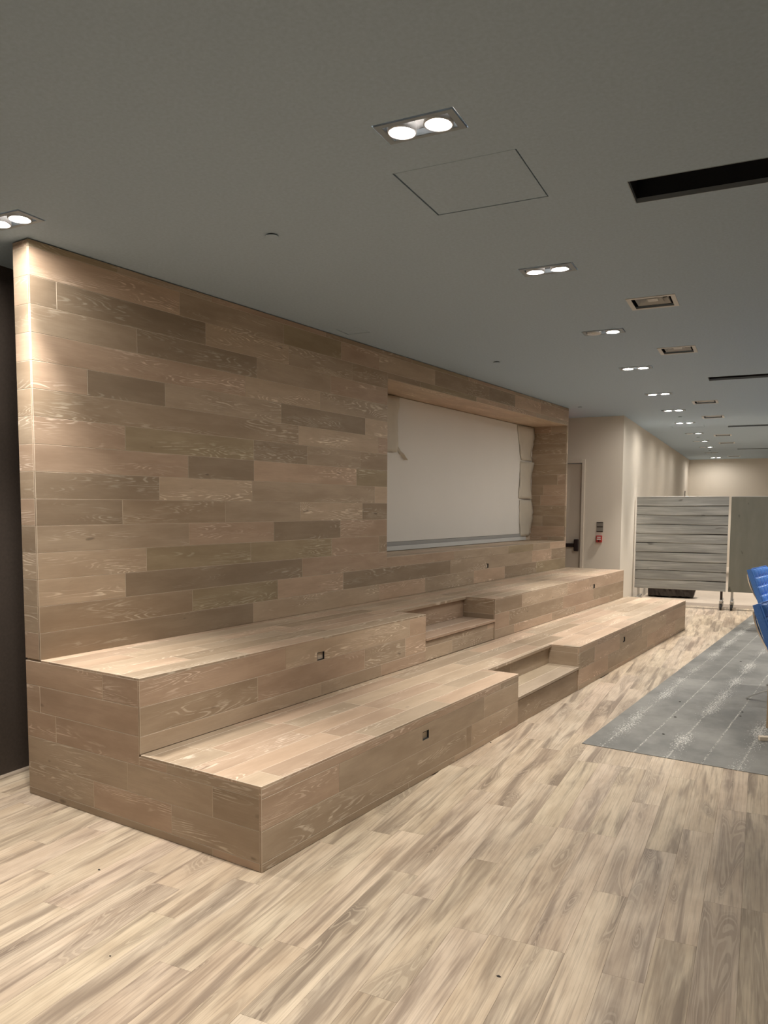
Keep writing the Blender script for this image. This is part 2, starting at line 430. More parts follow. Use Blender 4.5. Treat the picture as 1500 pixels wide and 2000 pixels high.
# known board ends (column -> one end) read off the floor near the camera
ENDS = {-5: 2.70, -4: 3.22, -3: 2.64, -7: 2.69, -6: 3.80, -20: 2.31, -16: 2.45, -15: 2.26, -21: 2.737}
rf = random.Random(5)
def camxy(x, y):
    d = Vector((x, y, -1.6)); c = [sum(CR[i][k] * d[k] for k in range(3)) for i in range(3)]
    if c[2] < 0.2: return None
    return 750 + 1515.28 * c[0] / c[2], 1111.26 + 1515.28 * c[1] / c[2]
cand = []
for k in range(-29, 32):
    x0 = -0.012 + k * FW
    y = ENDS.get(k, rf.uniform(-3.5, -2.4)); y -= FL * math.ceil((y + 3.5) / FL - 1e-6)
    while y < 13.8:
        a, b_ = max(y, -3.5), min(y + FL, 13.798); y += FL
        if b_ - a < 0.02 or x0 < -4.02: continue
        cx, cy = x0 + FW / 2, (a + b_) / 2
        px, py = cx * eX.x + cy * eX.y, cx * eY.x + cy * eY.y     # platform coordinates
        hid = (-3.85 < px < -2.34) and (2.55 < py - 0.0 and py + FL / 2 < 10.7) and (py - FL / 2 > 2.55)
        if hid: continue
        vis = False
        for (sx, sy) in ((x0, a), (x0 + FW, a), (x0, b_), (x0 + FW, b_), (cx, cy)):
            q = camxy(sx, sy)
            if q and -20 < q[0] < 1520 and q[1] < 2030: vis = True
        under = px > -1.6 and py - FL / 2 > 5.15
        cand.append((vis and not under and px > -4.3, cx * cx + cy * cy, x0, a, b_))
cand.sort(key=lambda q: (not q[0], q[1]))
sb = MB()
for i, (vis, d2, x0, a, b_) in enumerate(cand):
    if vis and i < 300:
        o = obj('floor_plank', plank_mesh(b_ - a - 0.0005, FW - 0.0005, 0.006, 0.0003, None, M['vinyl']), floor)
        mm = Matrix((Y_, -X_, Z_)).transposed().to_4x4(); mm.translation = (x0 + FW / 2, (a + b_) / 2, 0.0); o.matrix_local = mm
        q = rf.uniform(0.93, 1.05); o.color = (q * rf.uniform(0.985, 1.02), q, q * rf.uniform(0.96, 1.02), 1)
    else:
        sb.box((a + 0.0006, -x0 - FW + 0.0006, -0.006), (b_ - 0.0006, -x0 - 0.0006, 0.0))
tag(sb.build('floor_planks_beyond_view', M['vinyl'], floor, (0, 0, 0), (0, 0, math.pi / 2)), kind='stuff')

def wall(name, a, b, mat): return tag(MB().box(a, b).build(name, mat), kind='structure')
wall('wall_left', (-4.16, -3.5, -0.1), (-4.03, 12.15, HC + 0.02), M['darkwall'])
wall('wall_right', (4.5, -3.6, -0.1), (4.6, 23.8, HC + 0.02), M['paint'])
wall('wall_rear', (-4.16, -3.6, -0.1), (4.5, -3.5, HC + 0.02), M['paint'])
wall('wall_side', (-2.06, 12.27, -0.1), (-1.91, 23.68, HC + 0.02), M['paint'])
wall('wall_far', (-2.06, 23.68, -0.1), (4.5, 23.8, HC + 0.02), M['paint'])
DX0, DX1, DZ = -3.50, -2.47, 2.355
b = MB().box((-4.16, 12.15, -0.1), (DX0, 12.27, HC + 0.02)).box((DX1, 12.15, -0.1), (-1.91, 12.27, HC + 0.02)).box((DX0, 12.15, DZ), (DX1, 12.27, HC + 0.02))
tag(b.build('wall_door_side', M['paint']), kind='structure')
door = tag(MB().cbox((-0.465, 0.040, 0.012), (0.465, 0.083, 2.29), 0.002).build('door_1', M['door'], None, (-2.985, 12.15, 0)), kind='structure')
fr = MB().cbox((-0.515, -0.014, 0), (-0.468, 0.12, 2.355), 0.003).cbox((0.468, -0.014, 0), (0.515, 0.12, 2.355), 0.003).cbox((-0.468, -0.014, 2.30), (0.468, 0.12, 2.355), 0.003)
fr.box((0.45, 0.106, 0), (0.468, 0.119, 2.30))
fr.build('door_frame', M['frame'], door)
pb = MB().cbox((-0.40, -0.005, 1.0), (0.40, 0.028, 1.058), 0.006).cbox((0.37, -0.02, 0.94), (0.435, 0.061, 1.125), 0.008).cbox((-0.435, -0.02, 0.985), (-0.37, 0.061, 1.075), 0.008)
tag(pb.build('panic_bar', M['bronze'], door), 'dark bronze push bar across the door')

# ceiling with its openings
FIX = [(-1.18, 2.714), (-1.18, 4.60), (-1.18, 6.375), (-1.18, 8.11), (-1.18, 10.03), (-1.18, 11.77), (-1.18, 13.52), (-1.18, 15.47), (-1.18, 17.25), (-1.18, 18.98), (-1.18, 20.9), (-1.18, 22.9)]
FIX_LEFT = [(-3.36, 2.714)]
FIX_ADDED = [(-3.36, 0.9), (-1.18, 0.9)] + [(1.05, y) for y in (8.11, 10.03, 11.77, 13.52, 15.47, 17.25)]  # unseen lamps: front pair read off the bright floor, right column added for light
VENT = [(-0.717, 5.61), (-0.72, 7.36), (-0.72, 11.03), (-0.72, 12.83), (-0.72, 16.07), (-0.72, 17.95), (-0.72, 22.5)]
SLOT = [(3.53, 3.795), (8.99, 9.245), (14.30, 14.56), (19.75, 20.01)]
HATCH = [(-1.444, -0.912, 3.035, 3.547), (-1.435, -0.92, 13.99, 14.30), (-3.06, -2.862, 5.42, 5.62)]
holes = []
for (x, y) in FIX + FIX_LEFT + FIX_ADDED: holes.append((x - 0.160, x + 0.160, y - 0.081, y + 0.081))
for (x, y) in VENT: holes.append((x - 0.135, x + 0.135, y - 0.135, y + 0.135))
for (y0, y1) in SLOT: holes.append((-0.573, 1.9, y0, y1))
for h in HATCH: holes.append(h)
def holed_plane(x0, x1, y0, y1, holes):
    ys = sorted({y0, y1, *[h[2] for h in holes], *[h[3] for h in holes]})
    b = MB()
    for a, c in zip(ys[:-1], ys[1:]):
        if c - a < 1e-6: continue
        hs = sorted((h[0], h[1]) for h in holes if h[2] <= a + 1e-7 and h[3] >= c - 1e-7)
        x = x0
        for (p, q) in hs + [(x1, x1)]:
            if p > x + 1e-6: b.box((x, a, 0), (p, c, 0.012))
            x = max(x, q)
    return b
ceiling = tag(holed_plane(-4.16, 4.6, -3.6, 23.8, holes).build('ceiling', M['ceil'], None, (0, 0, HC)), kind='structure')

# ------------------------------------------------------------------ timber wall with the niche (platform coordinates)
ZU, ZL = 0.767, 0.388
YA, WF, WB = 2.463, -3.82, -3.96
YW = 10.555
NY0, NY1, NZ0, NZ1, NXB = 5.913, 10.515, 1.150, 2.748, -4.345
T = 0.012
b = MB()
b.box((WB, YA + T, 0), (WF - T, NY0 - T, 2.985))
b.box((WB, NY0 - T, 0), (WF - T, YW - T, NZ0 - T))
b.box((WB, NY0 - T, NZ1 + T), (WF - T, YW - T, 2.985))
b.box((NXB - 0.05, NY0 - 0.04, NZ0 - 0.08), (WB, YW - T, NZ0 - T))
b.box((NXB - 0.05, NY0 - 0.04, NZ1 + T), (WB, YW - T, NZ1 + 0.08))
b.box((NXB - 0.05, NY0 - 0.04, NZ0 - T), (NXB, YW - T, NZ1 + T))
b.box((NXB, NY1 + T, NZ0 - T), (WF - T, YW - T, NZ1 + T))
b.box((NXB, NY0 - 0.04, NZ0 - T), (WB, NY0 - T, NZ1 + T))
fw = tag(b.build('wall_timber', M['core'], None, (0, 0, 0), (0, 0, -DY)), kind='structure')
fw['label'] = 'partition wall clad in horizontal tan oak boards, with a long niche'
WJ = {0: [4.14, 5.79, 6.61, 7.68, 8.5], 1: [3.56, 4.41, 5.24, 7.13, 9.33], 2: [3.03, 4.7, 7.21, 8.59], 3: [3.19, 4.12, 5.08, 5.78], 4: [3.54, 4.37, 5.2], 5: [3.02, 3.87, 4.68, 5.52], 6: [3.3, 4.14, 5.71], 7: [3.54, 4.16, 5.43], 8: [3.05, 4.16], 9: [4.66, 5.76], 10: [2.8, 3.36, 4.46, 5.56], 11: [4.08, 4.93], 12: [3.15, 4.2, 5.07], 13: [2.62, 3.71, 4.55], 14: [3.49]}
WT = [(13, 3.09, 'd'), (10, 3.06, 'd'), (12, 3.48, 'd'), (10, 3.83, 'm'), (9, 5.17, 'l'), (9, 4.08, 'd2'), (6, 3.78, 'l'), (5, 4.4, 'm'), (5, 5.1, 'l'), (5, 5.7, 'd'), (4, 3.92, 'p'), (4, 4.76, 'd'), (4, 5.46, 'p'), (5, 3.37, 'd2'), (4, 2.98, 'm'), (3, 4.51, 'g'), (2, 4.01, 'd'), (2, 5.24, 'p'), (1, 3.96, 'g'), (1, 4.76, 'lp'), (1, 5.95, 'd'), (0, 3.96, 'd'), (15, 3.28, 'm'), (12, 2.77, 'm'), (12, 4.9, 'p'), (12, 4.53, 'm'), (0, 6.13, 'lp'), (3, 2.7, 'l'), (8, 3.93, 'g'), (8, 5.03, 'm')]
OUT_W = (8.013, 0.946)
OH, OW = 0.052, 0.075      # outlet cut-outs
def orect(y, z): return (y - OW / 2, y + OW / 2, z - OH / 2, z + OH / 2)
clad(fw, (WF, 0, 0), Y_, Z_, (YA, YW), (ZU, 2.985), WJ, WT, [(NY0, NY1, NZ0, NZ1)], [orect(*OUT_W)], seed=11, gain=1.02)
clad(fw, (0, YA, 0), X_, Z_, (WB, WF - T), (ZU, 2.985), seed=12, lmin=3, lmax=4)
clad(fw, (0, NY1, 0), X_, Z_, (NXB, WF - T), (NZ0, NZ1), seed=13, pool=['m', 'd2', 'p'], lmin=0.6)
clad(fw, (0, NY0, 0), -X_, Z_, (-(WF - T), -NXB), (NZ0, NZ1), seed=14, lmin=0.6)
clad(fw, (0, 0, NZ1), Y_, X_, (NY0, NY1), (NXB, WF - T), anchor=NXB, pitch=0.6, pool=['l', 'lp'], lmin=2.0, lmax=2.6, seed=15)  # soffit boards toned lighter, standing in for the light from below
clad(fw, (0, 0, NZ0), Y_, -X_, (NY0, NY1), (-(WF - T), -NXB), anchor=-(WF - T), seed=16)
clad(fw, (0, YW, 0), -X_, Z_, (-(WF - T), -(NXB - 0.05)), (ZU, 2.985), seed=17, lmin=0.6)

# ------------------------------------------------------------------ the two seating tiers
def rel(root_xy): return Vector((-root_xy[0], -root_xy[1], 0))
BX = (-3.02, 2.463); o_ = rel(BX)
S1 = (5.245, 6.52, -3.346, 0.575)          # step opening in the upper tier: y0, y1, back x, tread z
upper = thing('seating_tier', 'upper timber seating tier running along the foot of the board-clad wall', 'bench', P(*BX), -DY, 'timber seating tiers')
YUE, UF, LF, YLE = 10.64, -3.02, -2.235, 10.80
b = MB()
def sbox(b, a, c, o): return b.box(Vector(a) + o, Vector(c) + o)
sbox(b, (WF, YA + T, 0), (S1[2] - T, YUE - T, ZU - T), o_)
sbox(b, (S1[2] - T, YA + T, 0), (UF - T, S1[0] - T, ZU - T), o_)
sbox(b, (S1[2] - T, S1[1] + T, 0), (UF - T, YUE - T, ZU - T), o_)
sbox(b, (S1[2] - T, S1[0] - T, 0), (UF - T, S1[1] + T, S1[3] - 0.03), o_)
b.build('core', M['core'], upper)
UJ = {-1: [3.556, 5.0], -2: [3.305, 4.397, 4.936], -3: [3.9]}
OUT_U = [(3.901, 0.65), (9.372, 0.648)]
clad(upper, Vector((UF, 0, 0)) + o_, Y_, Z_, (YA, YUE), (ZL + 0.001, ZU - T), UJ, [(-2, 4.6, 'm'), (-1, 3.0, 'p'), (-1, 4.2, 'l')], [(S1[0], S1[1], 0, 2)], [orect(*q) for q in OUT_U], pool=PT, seed=21)
clad(upper, Vector((0, 0, ZU)) + o_, Y_, -X_, (YA, YUE), (-UF, -WF), None, (), [(S1[0], S1[1], -UF - 0.01, -S1[2])], anchor=-UF, pool=PT, seed=22)
clad(upper, Vector((0, YA, 0)) + o_, X_, Z_, (WB, UF - T), (0.767 - 3 * 0.1454, ZU - T), {-1: [-3.30], -2: [-3.836], -3: [-3.7]}, [(-1, -3.5, 'lp'), (-2, -3.3, 'p'), (-3, -3.3, 'p'), (-1, -3.1, 'p')], pool=PT, seed=23, lmin=3, lmax=4)
clad(upper, Vector((0, YUE, 0)) + o_, -X_, Z_, (-(UF - T), -WF), (0.0, ZU - T), pool=PT, seed=24)
# step recess
clad(upper, Vector((S1[2], 0, 0)) + o_, Y_, Z_, (S1[0], S1[1]), (S1[3], ZU - 0.026), anchor=S1[3], pitch=0.3, pool=PT, seed=25)
clad(upper, Vector((0, S1[1], 0)) + o_, X_, Z_, (S1[2], UF - T), (S1[3] - 0.03, ZU - T), None, [(-1, -3.2, 'd2'), (-2, -3.2, 'd')], pool=PT, seed=26, lmin=3, lmax=4)
clad(upper, Vector((0, S1[0], 0)) + o_, -X_, Z_, (-(UF - T), -S1[2]), (S1[3] - 0.03, ZU - T), pool=PT, seed=27, lmin=3, lmax=4)
def tread(parent, y0, y1, x0, x1, z, o, seed):
    rnd = random.Random(seed); n = max(2, round((x1 - x0) / 0.14)); w = (x1 - x0) / n
    for i in range(n):
        q = plank_mesh(y1 - y0 - 0.004, w - 0.0016, 0.022, 0.0015, None, M['oak'])
        ob = obj('tread_board', q, parent); mm = Matrix((Y_, -X_, Z_)).transposed().to_4x4()
        mm.translation = Vector(((x0 + w * (i + .5)), (y0 + y1) / 2, z)) + o; ob.matrix_local = mm
        ob.color = tuple(c_ * rnd.uniform(0.97, 1.03) for c_ in TONES[rnd.choice(['m', 'p', 'l'])]) + (1,)
tread(upper, S1[0], S1[1], S1[2] - 0.002, UF + 0.006, S1[3], o_, 3)
clad(upper, Vector((UF - 0.008, 0, 0)) + o_, Y_, Z_, (S1[0], S1[1]), (ZL + 0.001, S1[3] - 0.032), {-3: [5.8]}, anchor=0.20, pitch=0.3, pool=PT, seed=28, lmin=3, lmax=4)

BL_ = (-2.235, 2.463); ol = rel(BL_)
S2 = (5.25, 6.58, -2.515, 0.214)
lower = thing('seating_tier', 'lower timber seating tier standing on the plank floor, nearest the camera', 'bench', P(*BL_), -DY, 'timber seating tiers')
b = MB()
sbox(b, (UF, YA + T, 0), (S2[2] - T, YLE - T, ZL - T), ol)
sbox(b, (S2[2] - T, YA + T, 0), (LF - T, S2[0] - T, ZL - T), ol)
sbox(b, (S2[2] - T, S2[1] + T, 0), (LF - T, YLE - T, ZL - T), ol)
sbox(b, (S2[2] - T, S2[0] - T, 0), (LF - T, S2[1] + T, S2[3] - 0.03), ol)
b.build('core', M['core'], lower)
OUT_L = [(3.893, 0.264), (7.957, 0.262)]
clad(lower, Vector((LF, 0, 0)) + ol, Y_, Z_, (YA, YLE), (0.001, ZL - T), {-4: [3.034, 4.676], -5: [4.415, 4.496], -3: [4.933], -6: [3.7]}, [(-4, 3.8, 'm'), (-5, 4.45, 'd2'), (-4, 4.9, 'l'), (-5, 4.8, 'l'), (-4, 2.7, 'p')], [(S2[0], S2[1], -1, 2)], [orect(*q) for q in OUT_L], pool=PT, seed=31)
clad(lower, Vector((0, 0, ZL)) + ol, Y_, -X_, (YA, YLE), (-LF, -UF), None, (), [(S2[0], S2[1], -LF - 0.01, -S2[2])], anchor=-LF, pool=PT, seed=32)
clad(lower, Vector((0, YA, 0)) + ol, X_, Z_, (UF - T, LF - T), (0.767 - 3 * 0.1454, ZL - T), {-3: [-2.834]}, pool=PT, seed=39)
clad(lower, Vector((0, YA, 0)) + ol, X_, Z_, (WB, LF - T), (0.001, 0.767 - 3 * 0.1454), {-5: [-3.391, -2.806], -4: [-3.12, -2.531], -3: [-2.834], -6: [-2.535]}, [(-4, -2.4, 'd2'), (-5, -2.5, 'm'), (-5, -3.0, 'p'), (-4, -2.8, 'm'), (-4, -3.5, 'm'), (-6, -2.4, 'p'), (-5, -3.6, 'm')], pool=PT, seed=33, lmin=3, lmax=4)
clad(lower, Vector((0, YLE, 0)) + ol, -X_, Z_, (-(LF - T), -UF), (0.001, ZL - T), pool=PT, seed=34)
clad(lower, Vector((S2[2], 0, 0)) + ol, Y_, Z_, (S2[0], S2[1]), (S2[3], ZL - 0.026), anchor=S2[3], pitch=0.3, pool=PT, seed=35)
clad(lower, Vector((0, S2[1], 0)) + ol, X_, Z_, (S2[2], LF - T), (S2[3] - 0.03, ZL - T), None, [(-4, -2.4, 'm'), (-3, -2.4, 'm')], pool=PT, seed=36, lmin=3, lmax=4)
clad(lower, Vector((0, S2[0], 0)) + ol, -X_, Z_, (-(LF - T), -S2[2]), (S2[3] - 0.03, ZL - T), pool=PT, seed=37, lmin=3, lmax=4)
tread(lower, S2[0], S2[1], S2[2] - 0.002, LF + 0.004, S2[3], ol, 4)
clad(lower, Vector((LF - 0.008, 0, 0)) + ol, Y_, Z_, (S2[0], S2[1]), (0.001, S2[3] - 0.032), anchor=0.0, pitch=0.3, pool=PT, seed=38, lmin=3, lmax=4)
# nosing boards over the two riser recesses
for (par, S, z, o) in ((upper, S1, ZU, o_), (lower, S2, ZL, ol)):
    q = obj('nosing', plank_mesh(S[1] - S[0] - 0.003, 0.024, 0.024, 0.0015, None, M['oak']), par)
    mm = Matrix((Y_, -X_, Z_)).transposed().to_4x4(); mm.translation = Vector((S[2] + 0.0125, (S[0] + S[1]) / 2, z)) + o; q.matrix_local = mm; q.color = (0.95, 0.92, 0.88, 1)

def outlet(y, z, x, label):
    # empty recessed outlet box behind a rectangular cut-out
    t = thing('outlet_box', label, 'outlet', P(x, y, z), -DY, 'recessed outlet boxes in the timber boards')
    w, h, d = OW / 2 - 0.001, OH / 2 - 0.001, 0.04
    bb = MB().box((-d, -w, -h), (-d + 0.004, w, h)).box((-d, -w, -h), (-0.001, -w + 0.003, h)).box((-d, w - 0.003, -h), (-0.001, w, h)).box((-d, -w, -h), (-0.001, w, -h + 0.003)).box((-d, -w, h - 0.003), (-0.001, w, h))
    bb.build('back_box', M['black'], t)
    MB().cbox((-d + 0.004, 0.002, -0.016), (-d + 0.020, 0.024, 0.018), 0.002).build('connector', M['tape'], t)
outlet(3.901, 0.65, UF, 'small recessed outlet box in the front of the upper tier, left of its step')
outlet(9.372, 0.648, UF, 'small recessed outlet box in the front of the upper tier, towards the door')
outlet(3.893, 0.264, LF, 'small recessed outlet box in the front of the lower tier, left of its step')
outlet(7.957, 0.262, LF, 'small recessed outlet box in the front of the lower tier, right of its step')
outlet(OUT_W[0], OUT_W[1], WF, 'small recessed outlet box in the timber wall below the niche')

# ------------------------------------------------------------------ screen in the niche
SX = NXB + 0.012
sc = thing('projection_screen', 'blank off-white screen board with torn paper edges, set back in the timber wall niche', 'screen', P(NXB, (NY0 + NY1) / 2, NZ0), -DY)
cy0 = (NY0 + NY1) / 2; hw = (NY1 - NY0) / 2 - 0.004
MB().cbox((0.001, -hw, 0.095), (0.014, hw, NZ1 - NZ0 - 0.006), 0.002).build('board', M['screen'], sc)
MB().cbox((0.001, -hw, 0.054), (0.026, hw - 0.22, 0.093), 0.003).build('rail_cap', M['railg'], sc)
MB().cbox((0.001, -hw, 0.003), (0.038, hw - 0.22, 0.053), 0.004).build('bottom_rail', M['railw'], sc)
MB().cbox((0.0265, hw - 0.36, 0.056), (0.028, hw - 0.225, 0.090), 0.0005).build('tape_patch', M['tape'], sc)
def paper(name, left, right, z0, z1, n, seed, mat, bulge=0.02, base=0.016, curl=0.0):
    # wrinkled strip of paper hanging in front of the board; left/right give y at each height fraction
    r = random.Random(seed); b = MB(); mI = 7
    ph = r.uniform(0, 6)
    for i in range(n + 1):
        f = i / n; a, c = left(f), right(f)
        for j in range(mI):
            g = j / (mI - 1)
            y = a + (c - a) * g + (r.uniform(-.012, .012) if j in (0, mI - 1) else 0)
            x = base + bulge * (0.5 + 0.5 * math.sin(ph + 5 * f + 3.0 * g)) * (0.3 + g) + curl * g * g + r.uniform(0, 0.004)
            b.V.append((x, y, z0 + (z1 - z0) * f))
    for i in range(n):
        for j in range(mI - 1):
            q = i * mI + j; b.F.append((q, q + 1, q + mI + 1, q + mI)); b.M.append(0)
    o = b.build(name, mat, sc, smooth=True)
    md = o.modifiers.new('t', 'SOLIDIFY'); md.thickness = 0.0008
    return o
yr = NY1 - cy0
paper('paper_flap', lambda f: yr - 0.42 - 0.14 * f, lambda f: yr - 0.03 - 0.01 * math.sin(9 * f), 1.12, 1.585, 12, 1, M['paper'], 0.03)
paper('paper_flap', lambda f: yr - 0.48 + 0.05 * f, lambda f: yr - 0.05 + 0.03 * f, 0.585, 1.10, 12, 2, M['paper'], 0.03)
paper('paper_flap', lambda f: yr - 0.41 - 0.03 * f, lambda f: yr - 0.05 + 0.03 * math.sin(3 * f), 0.06, 0.565, 12, 3, M['paper'], 0.025)
yl = NY0 - cy0
paper('paper_flap', lambda f: yl + 0.72 - 0.3 * f, lambda f: yl + 0.92 + 0.02 * math.sin(8 * f), 1.02, 1.58, 12, 4, M['paper'], 0.02, curl=0.03)
paper('torn_tape', lambda f: yl + 1.10 - 0.19 * f, lambda f: yl + 1.115 - 0.15 * f, 0.95, 1.08, 6, 5, M['paper'], 0.02, curl=0.02)

# ------------------------------------------------------------------ ceiling fixtures
def ring_frame(b, ox, oy, ix, iy, z0, z1, mi=0):
    b.box((-ox, -oy, z0), (ox, -iy, z1), mi); b.box((-ox, iy, z0), (ox, oy, z1), mi)
    b.box((-ox, -iy, z0), (-ix, iy, z1), mi); b.box((ix, -iy, z0), (ox, iy, z1), mi)
    return b
def open_box(b, ox, oy, h, w=0.003, z0=0.0, mi=0):
    b.box((-ox, -oy, h), (ox, oy, h + w), mi); b.box((-ox - w, -oy, z0), (-ox, oy, h), mi); b.box((ox, -oy, z0), (ox + w, oy, h), mi)
    b.box((-ox - w, -oy - w, z0), (ox + w, -oy, h), mi); b.box((-ox - w, oy, z0), (ox + w, oy + w, h), mi)
    return b
trim_me = ring_frame(MB(), 0.154, 0.0755, 0.131, 0.056, -0.004, 0.006).me('trim_frame', M['trimgrey'])
lip_me = ring_frame(MB(), 0.131, 0.056, 0.1285, 0.0535, -0.003, 0.02).me('inner_lip', M['trimgrey'])
hous_me = open_box(MB(), 0.158, 0.079, 0.10, z0=0.013).me('housing', M['housing'])
ring_me = MB().lathe([(0.034, 0.012), (0.0365, 0.0085), (0.049, 0.001), (0.053, 0.000), (0.055, 0.004), (0.055, 0.03), (0.034, 0.03)]).me('gimbal_ring', M['ringw'], True)
lens_on = MB().lathe([(0.034, 0.011), (0.026, 0.006), (0.012, 0.004)]).disc(0.012, 0.004).me('lens', M['lens_on'], True)
lens_off = MB().lathe([(0.034, 0.011), (0.026, 0.006), (0.012, 0.004)]).disc(0.012, 0.004).me('lens', M['lens_off'], True)
lamp_d = bpy.data.lights.new('lamp_beam', 'SPOT')
lamp_d.energy = LAMP_W; lamp_d.color = LAMP_COL; lamp_d.spot_size = math.radians(72); lamp_d.spot_blend = 1.0; lamp_d.shadow_soft_size = 0.035
def fixture(x, y, lit=(1, 1), label='', group='twin downlights in the grey ceiling', tilt=((0, 0), (0, 0))):
    t = thing('twin_downlight', label, 'downlight', (x, y, HC), 0, group)
    obj('trim_frame', trim_me, t); obj('inner_lip', lip_me, t); obj('housing', hous_me, t)
    for i, sx in enumerate((-0.0725, 0.0725)):
        r = obj('gimbal_ring', ring_me, t, (sx, 0, -0.010), (tilt[i][0] * 0.35, tilt[i][1] * 0.35, 0))
        obj('lens', lens_on if lit[i] else lens_off, r)
        if lit[i]:
            l = obj('lamp_beam', lamp_d, t, (sx, 0, -0.02), (tilt[i][0], tilt[i][1], 0))
ords = ['nearest', 'second', 'third', 'fourth', 'fifth', 'sixth', 'seventh', 'eighth', 'ninth', 'tenth', 'eleventh', 'twelfth']
LIT = {2: (0, 1), 7: (0, 1), 8: (0, 1), 9: (0, 1), 10: (0, 0)}
for i, (x, y) in enumerate(FIX):
    lit = LIT.get(i, (1, 1)); st = {(1, 1): 'both lamps lit', (0, 1): 'only its right lamp lit', (0, 0): 'both lamps off'}[lit]
    lab = ('largest twin recessed downlight, just before the square ceiling hatch, ' if i == 0 else ords[i] + ' twin downlight of the long row, counted from the camera, ') + st
    fixture(x, y, lit, lab, tilt={0: ((0, 0.12), (0, 0.12)), 1: ((0.2, 0), (0.2, 0))}.get(i, ((0, 0), (0, 0))))
fixture(*FIX_LEFT[0], (1, 1), 'twin downlight cut by the left picture edge, above the end of the timber wall')
for (x, y) in FIX_ADDED: fixture(x, y, (1, 1), 'unseen twin downlight added outside the picture for its light', 'added downlights outside the picture')

fl_me = ring_frame(MB(), 0.155, 0.16, 0.125, 0.13, -0.004, 0.001).me('flange', M['ventw'])
vh_me = open_box(MB(), 0.134, 0.134, 0.09, z0=0.013).me('duct_box', M['black'])
def cone_ring(b, o, i, z0, z1):
    n = len(b.V)
    for (r, z) in ((o, z0), (i, z1), (i - 0.002, z1), (o - 0.004, z0)):
        for (sx, sy) in ((-1, -1), (1, -1), (1, 1), (-1, 1)): b.V.append((sx * r, sy * r * 1.03, z))
    for a in range(3):
        for k in range(4):
            b.F.append((n + a * 4 + k, n + a * 4 + (k + 1) % 4, n + a * 4 + 4 + (k + 1) % 4, n + a * 4 + 4 + k)); b.M.append(0)
    return b
lv1 = cone_ring(MB(), 0.108, 0.084, 0.010, 0.045).me('louvre_ring', M['ventw'])
lv2 = cone_ring(MB(), 0.070, 0.046, 0.010, 0.045).me('louvre_ring', M['ventw'])
lvc = MB().cbox((-0.034, -0.035, 0.012), (0.034, 0.035, 0.018), 0.002).me('centre_plate', M['ventw'])
for i, (x, y) in enumerate(VENT):
    t = thing('ceiling_vent', ('nearest' if i == 0 else ords[i]) + ' square air vent of the ceiling row right of the downlights' if i < 6 else 'farthest square air vent, close to the end wall', 'vent', (x, y, HC), 0, 'square vents in the grey ceiling')
    obj('flange', fl_me, t); obj('duct_box', vh_me, t); obj('louvre_ring', lv1, t); obj('louvre_ring', lv2, t); obj('centre_plate', lvc, t)
for i, (y0, y1) in enumerate(SLOT):
    b = MB(); hx, hy = (1.9 + 0.573) / 2, (y1 - y0) / 2
    t = thing('ceiling_slot', ['widest black recessed slot in the ceiling, nearest the camera at the right edge', 'second black recessed ceiling slot from the camera', 'third black recessed ceiling slot from the camera', 'farthest black recessed ceiling slot, a thin line near the end wall'][i], 'ceiling slot', ((1.9 - 0.573) / 2, (y0 + y1) / 2, HC), 0, 'black slots in the ceiling')
    open_box(MB(), hx - 0.001, hy - 0.001, 0.16, z0=0.0005).build('trough', M['slotin'], t)
    ring_frame(MB(), hx - 0.001, hy - 0.001, hx - 0.004, hy - 0.004, -0.001, 0.02).build('edge_bead', M['trimgrey'], t)
for i, (x0, x1, y0, y1) in enumerate(HATCH):
    t = thing('access_hatch', ['square ceiling hatch with a thin dark gap, next to the nearest downlight', 'far ceiling hatch beyond the seventh downlight', 'small ceiling hatch hard against the timber wall'][i], 'hatch', ((x0 + x1) / 2, (y0 + y1) / 2, HC), 0, 'hatches in the grey ceiling')
    hx, hy = (x1 - x0) / 2, (y1 - y0) / 2; g = 0.006
    MB().cbox((-hx + g, -hy + g, 0.001), (hx - g, hy - g, 0.016), 0.001).build('panel', M['ceil'], t)
    open_box(MB(), hx, hy, 0.05, z0=0.0125).build('back_frame', M['black'], t)
for i, (x, y) in enumerate([(-2.316, 3.435), (-2.332, 7.242), (-2.303, 10.886), (-1.168, 12.63), (-1.172, 16.336), (-1.172, 20.05)]):
    t = thing('sprinkler_cover', ['round sprinkler cover plate in the ceiling, largest, above the timber wall', 'round sprinkler cover plate before the far top corner of the niche', 'round sprinkler cover plate at the far end of the timber wall', 'tiny sprinkler cover just beyond the sixth downlight', 'tiny sprinkler cover beyond the eighth downlight', 'farthest tiny sprinkler cover, beside the unlit downlight'][i], 'sprinkler', (x, y, HC), 0, 'sprinkler covers in the ceiling')
    MB().lathe([(0.0, -0.009), (0.03, -0.009), (0.034, -0.0075), (0.034, -0.006), (0.0, -0.006)], 24).build('cover_plate', M['ceil'], t)
    MB().lathe([(0.0, -0.0055), (0.027, -0.0055), (0.027, 0.0), (0.0, 0.0)], 24).build('cup', M['black'], t)

